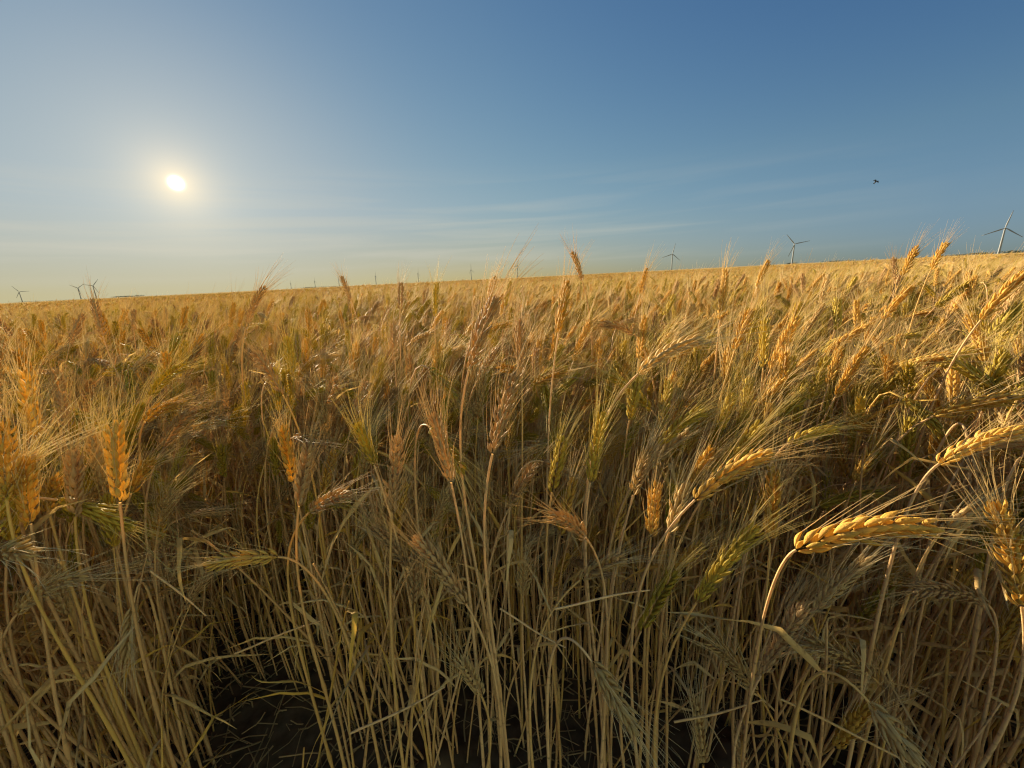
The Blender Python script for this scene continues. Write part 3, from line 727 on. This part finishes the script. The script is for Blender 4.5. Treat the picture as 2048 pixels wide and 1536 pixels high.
polar_sheet('far_field', np.geomspace(70, 7800, 150), 720,
            lambda x, y, R_: SLOPE * x + 0.65 + rg.normal(0, 0.05, x.shape) + np.where(R_ > 900, 0.6 * np.sin(x * 0.002 + 1) * np.sin(y * 0.0017), 0) * np.clip((R_ - 900) / 2000, 0, 1), CROP)

# straw, husks and shed leaves lying on the soil
b = QM(); r_l = np.random.default_rng(31)
for _ in range(4200):
    R_ = math.sqrt(r_l.uniform(0.15, 2.6)); th = r_l.uniform(-rad(70), rad(70)); a = r_l.uniform(0, math.pi); L = r_l.uniform(0.01, 0.11)
    x, y = R_ * math.sin(th), R_ * math.cos(th); z = ground_z(x, y) + 0.012 + abs(r_l.normal(0, 0.006)); dv = np.array([math.cos(a), math.sin(a), r_l.normal(0, .16)]) * L / 2
    P = np.array([x, y, z]) + np.outer(np.linspace(-1, 1, 3), dv) + r_l.normal(0, 0.0045, (3, 3))
    v, q = tube(P, np.full(3, r_l.uniform(0.0006, 0.0019)), 4); b.add(v, q, r_l.uniform())
o = b.obj('straw_litter', [LITTER]); o['kind'] = 'stuff'; o['label'] = 'broken straw lying on the dark soil'; o['category'] = 'straw litter'
# ------------------------------------------------------------------ wind turbines
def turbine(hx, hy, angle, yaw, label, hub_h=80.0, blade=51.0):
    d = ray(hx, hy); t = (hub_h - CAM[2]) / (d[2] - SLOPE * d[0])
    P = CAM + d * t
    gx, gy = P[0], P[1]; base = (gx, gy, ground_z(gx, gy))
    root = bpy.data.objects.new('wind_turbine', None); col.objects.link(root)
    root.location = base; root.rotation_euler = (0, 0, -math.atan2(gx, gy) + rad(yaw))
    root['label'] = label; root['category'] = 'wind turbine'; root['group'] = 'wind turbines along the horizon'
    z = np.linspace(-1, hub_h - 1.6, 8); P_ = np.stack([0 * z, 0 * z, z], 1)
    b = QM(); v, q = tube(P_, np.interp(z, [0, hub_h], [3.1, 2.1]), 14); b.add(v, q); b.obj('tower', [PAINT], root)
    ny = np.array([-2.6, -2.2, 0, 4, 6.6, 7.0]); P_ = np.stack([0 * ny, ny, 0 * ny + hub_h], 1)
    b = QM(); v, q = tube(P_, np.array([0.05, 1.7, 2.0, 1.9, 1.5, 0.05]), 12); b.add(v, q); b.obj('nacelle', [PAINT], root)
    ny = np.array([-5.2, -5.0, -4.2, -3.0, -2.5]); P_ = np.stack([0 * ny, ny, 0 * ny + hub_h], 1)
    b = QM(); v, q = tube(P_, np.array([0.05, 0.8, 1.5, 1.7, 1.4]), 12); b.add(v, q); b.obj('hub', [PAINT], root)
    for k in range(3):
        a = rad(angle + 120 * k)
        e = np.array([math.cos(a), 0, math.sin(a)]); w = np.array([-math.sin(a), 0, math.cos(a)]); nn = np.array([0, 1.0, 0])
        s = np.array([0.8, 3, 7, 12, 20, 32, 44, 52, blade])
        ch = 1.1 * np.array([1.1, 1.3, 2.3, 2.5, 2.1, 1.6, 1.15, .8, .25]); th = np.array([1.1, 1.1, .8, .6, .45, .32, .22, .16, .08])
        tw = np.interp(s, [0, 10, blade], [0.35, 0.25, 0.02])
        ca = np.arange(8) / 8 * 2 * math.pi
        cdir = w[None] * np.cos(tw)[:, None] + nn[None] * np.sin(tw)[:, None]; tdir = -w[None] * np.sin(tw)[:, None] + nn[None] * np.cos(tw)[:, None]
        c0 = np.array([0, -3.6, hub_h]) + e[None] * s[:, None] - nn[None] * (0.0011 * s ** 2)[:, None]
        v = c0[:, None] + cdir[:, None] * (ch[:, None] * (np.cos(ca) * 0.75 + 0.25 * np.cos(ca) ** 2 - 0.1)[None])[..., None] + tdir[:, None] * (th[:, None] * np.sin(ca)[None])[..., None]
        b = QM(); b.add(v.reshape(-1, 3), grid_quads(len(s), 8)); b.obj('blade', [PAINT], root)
    return root
for a in [
    (38, 583.5, 122, 8, 'far grey turbine nearest the sunward frame edge'),
    (155.5, 576, 35, 32, 'thinner of the two close far turbines, standing sunward'),
    (185.6, 571.5, 50, 30, 'taller of the two close far turbines, three blades spread'),
    (534, 571, 92, 72, 'faint tiny turbine half behind the awns of a dark ear'),
    (581, 566.5, 92, 74, 'faint tiny turbine past the dark silhouetted ear'),
    (629, 562.5, 95, 70, 'tiny dark turbine between two fainter ones'),
    (677, 559.5, 93, 74, 'tiny turbine just sunward of the crooked dark ear'),
    (750.6, 552.5, 94, 72, 'slim edge-on turbine beyond the crooked dark ear'),
    (835.7, 547.5, 88, 70, 'slim edge-on turbine standing alone'),
    (941.6, 540, 95, 60, 'narrow turbine with one blade straight up'),
    (1034.5, 531, 72, 62, 'narrow turbine with its top blade tilted, before the tall ones'),
    (1345, 508, 78, 4, 'tall dark turbine with three evenly spread blades'),
    (1589, 488, 130, 12, 'tall turbine with two raised blades and no upright one'),
    (2010.5, 456, 82, 6, 'largest white turbine, at the frame edge'),
]: turbine(*a)

# ------------------------------------------------------------------ trees on the skyline, far off
def far_trees(px, py, wpx, hpx, dist, label):
    r = np.random.default_rng(int(px)); d = ray(px, py); d = d / math.hypot(d[0], d[1])
    cx, cy = d[0] * dist, d[1] * dist; gz = ground_z(cx, cy)
    sc_ = dist / F_PX * 1.05; w, h = wpx * sc_, hpx * sc_
    across = np.array([d[1], -d[0], 0]); n = int(260 + wpx * 14)
    b = QM()
    lumps = [(r.uniform(-.5, .5) * w, r.uniform(.45, 1.0) * h, r.uniform(.10, .22) * w + 0.4 * h) for _ in range(max(3, int(wpx / 4)))]
    for _ in range(n):
        lx, lh, lr = lumps[r.integers(len(lumps))]
        o = unit(r.normal(0, 1, 3)) * r.uniform(0.3, 1) ** 0.5
        c0 = np.array([cx, cy, gz]) + across * (lx + o[0] * lr) + np.array([d[0], d[1], 0]) * o[1] * lr + np.array([0, 0, max(lh * (0.55 + 0.45 * o[2]), 0.2)])
        u, v_ = unit(r.normal(0, 1, 3)), unit(r.normal(0, 1, 3)); s = r.uniform(.05, .11) * (h + 4)
        b.add([c0 - u * s, c0 - v_ * s, c0 + u * s, c0 + v_ * s], [[0, 1, 2, 3]], r.uniform())
    o = b.obj('far_trees', [BUSH], smooth=False); o['kind'] = 'stuff'; o['label'] = label; o['category'] = 'trees'; o['group'] = 'far trees on the skyline'
for a in [(265, 596, 36, 2.6, 2600, 'low dark clump of trees beneath the sun'), (112, 602, 56, 1.0, 3600, 'thin dark line of far trees near the far turbines'), (1591, 534, 20, 2.4, 2200, 'small clump at the foot of the two-raised-blade turbine'),
          (1668, 529, 40, 2.5, 2200, 'thin line of trees before the bird'), (1909, 519, 22, 2.2, 2200, 'small clump under the tallest skyline ear'), (1985, 512, 36, 3.5, 2000, 'dark clump at the foot of the largest turbine'),
          (2046, 507, 30, 3.5, 2000, 'dark clump running off the frame edge'), (650, 577, 60, 2, 3000, 'faint line of far trees by the tiny turbines')]: far_trees(*a)

# ------------------------------------------------------------------ bird
P = at(1752, 363, 21.0)
b = QM()
s = np.linspace(0, 1, 12)
ax_ = np.stack([-0.14 + 0.30 * s, 0.03 * s, -0.04 + 0.035 * s], 1)
v, q = tube(ax_, 0.046 * np.interp(s, [0, .08, .3, .55, .75, .88, 1], [.35, .5, .95, 1.0, .62, .6, .06]), 10); b.add(v, q, 0.4)
for sg in (-1, 1):                                        # wings: thick at the root, pointed, raised then drooping
    t = np.linspace(0, 1, 9)
    le = np.stack([0.05 + 0.05 * t - 0.12 * t ** 2 * 1.4, sg * (0.02 + 0.15 * t), 0.02 + 0.15 * t * (1 - 1.1 * t)], 1)
    chd = 0.16 * np.interp(t, [0, .4, .8, 1], [1, 1, .6, .08])
    up = le + np.array([0, 0, 0.006]); dn = le - np.array([0, 0, 0.006]); te = le - np.stack([chd, 0 * t, 0.015 + 0 * t], 1)
    v = np.stack([up, te, dn], 1).reshape(-1, 3); b.add(v, grid_quads(9, 3), 0.6)
t = np.linspace(0, 1, 4); cl_ = np.array([-0.13, 0, -0.04]) + np.outer(t, [-0.10, 0, -0.012]); wd = 0.018 + 0.03 * t
v = np.stack([cl_ + np.outer(wd, [0, 1, 0]), cl_ + [0, 0, .005], cl_ - np.outer(wd, [0, 1, 0]), cl_ - [0, 0, .005]], 1).reshape(-1, 3); b.add(v, grid_quads(4, 4), 0.5)
bird = b.obj('bird', [BLACK]); bird.location = P; bird.scale = (0.95, 0.8, 1.0); bird.rotation_euler = (rad(38), rad(-22), rad(35))
bird['label'] = 'small dark bird flying alone with wings spread in the clear sky'; bird['category'] = 'bird'
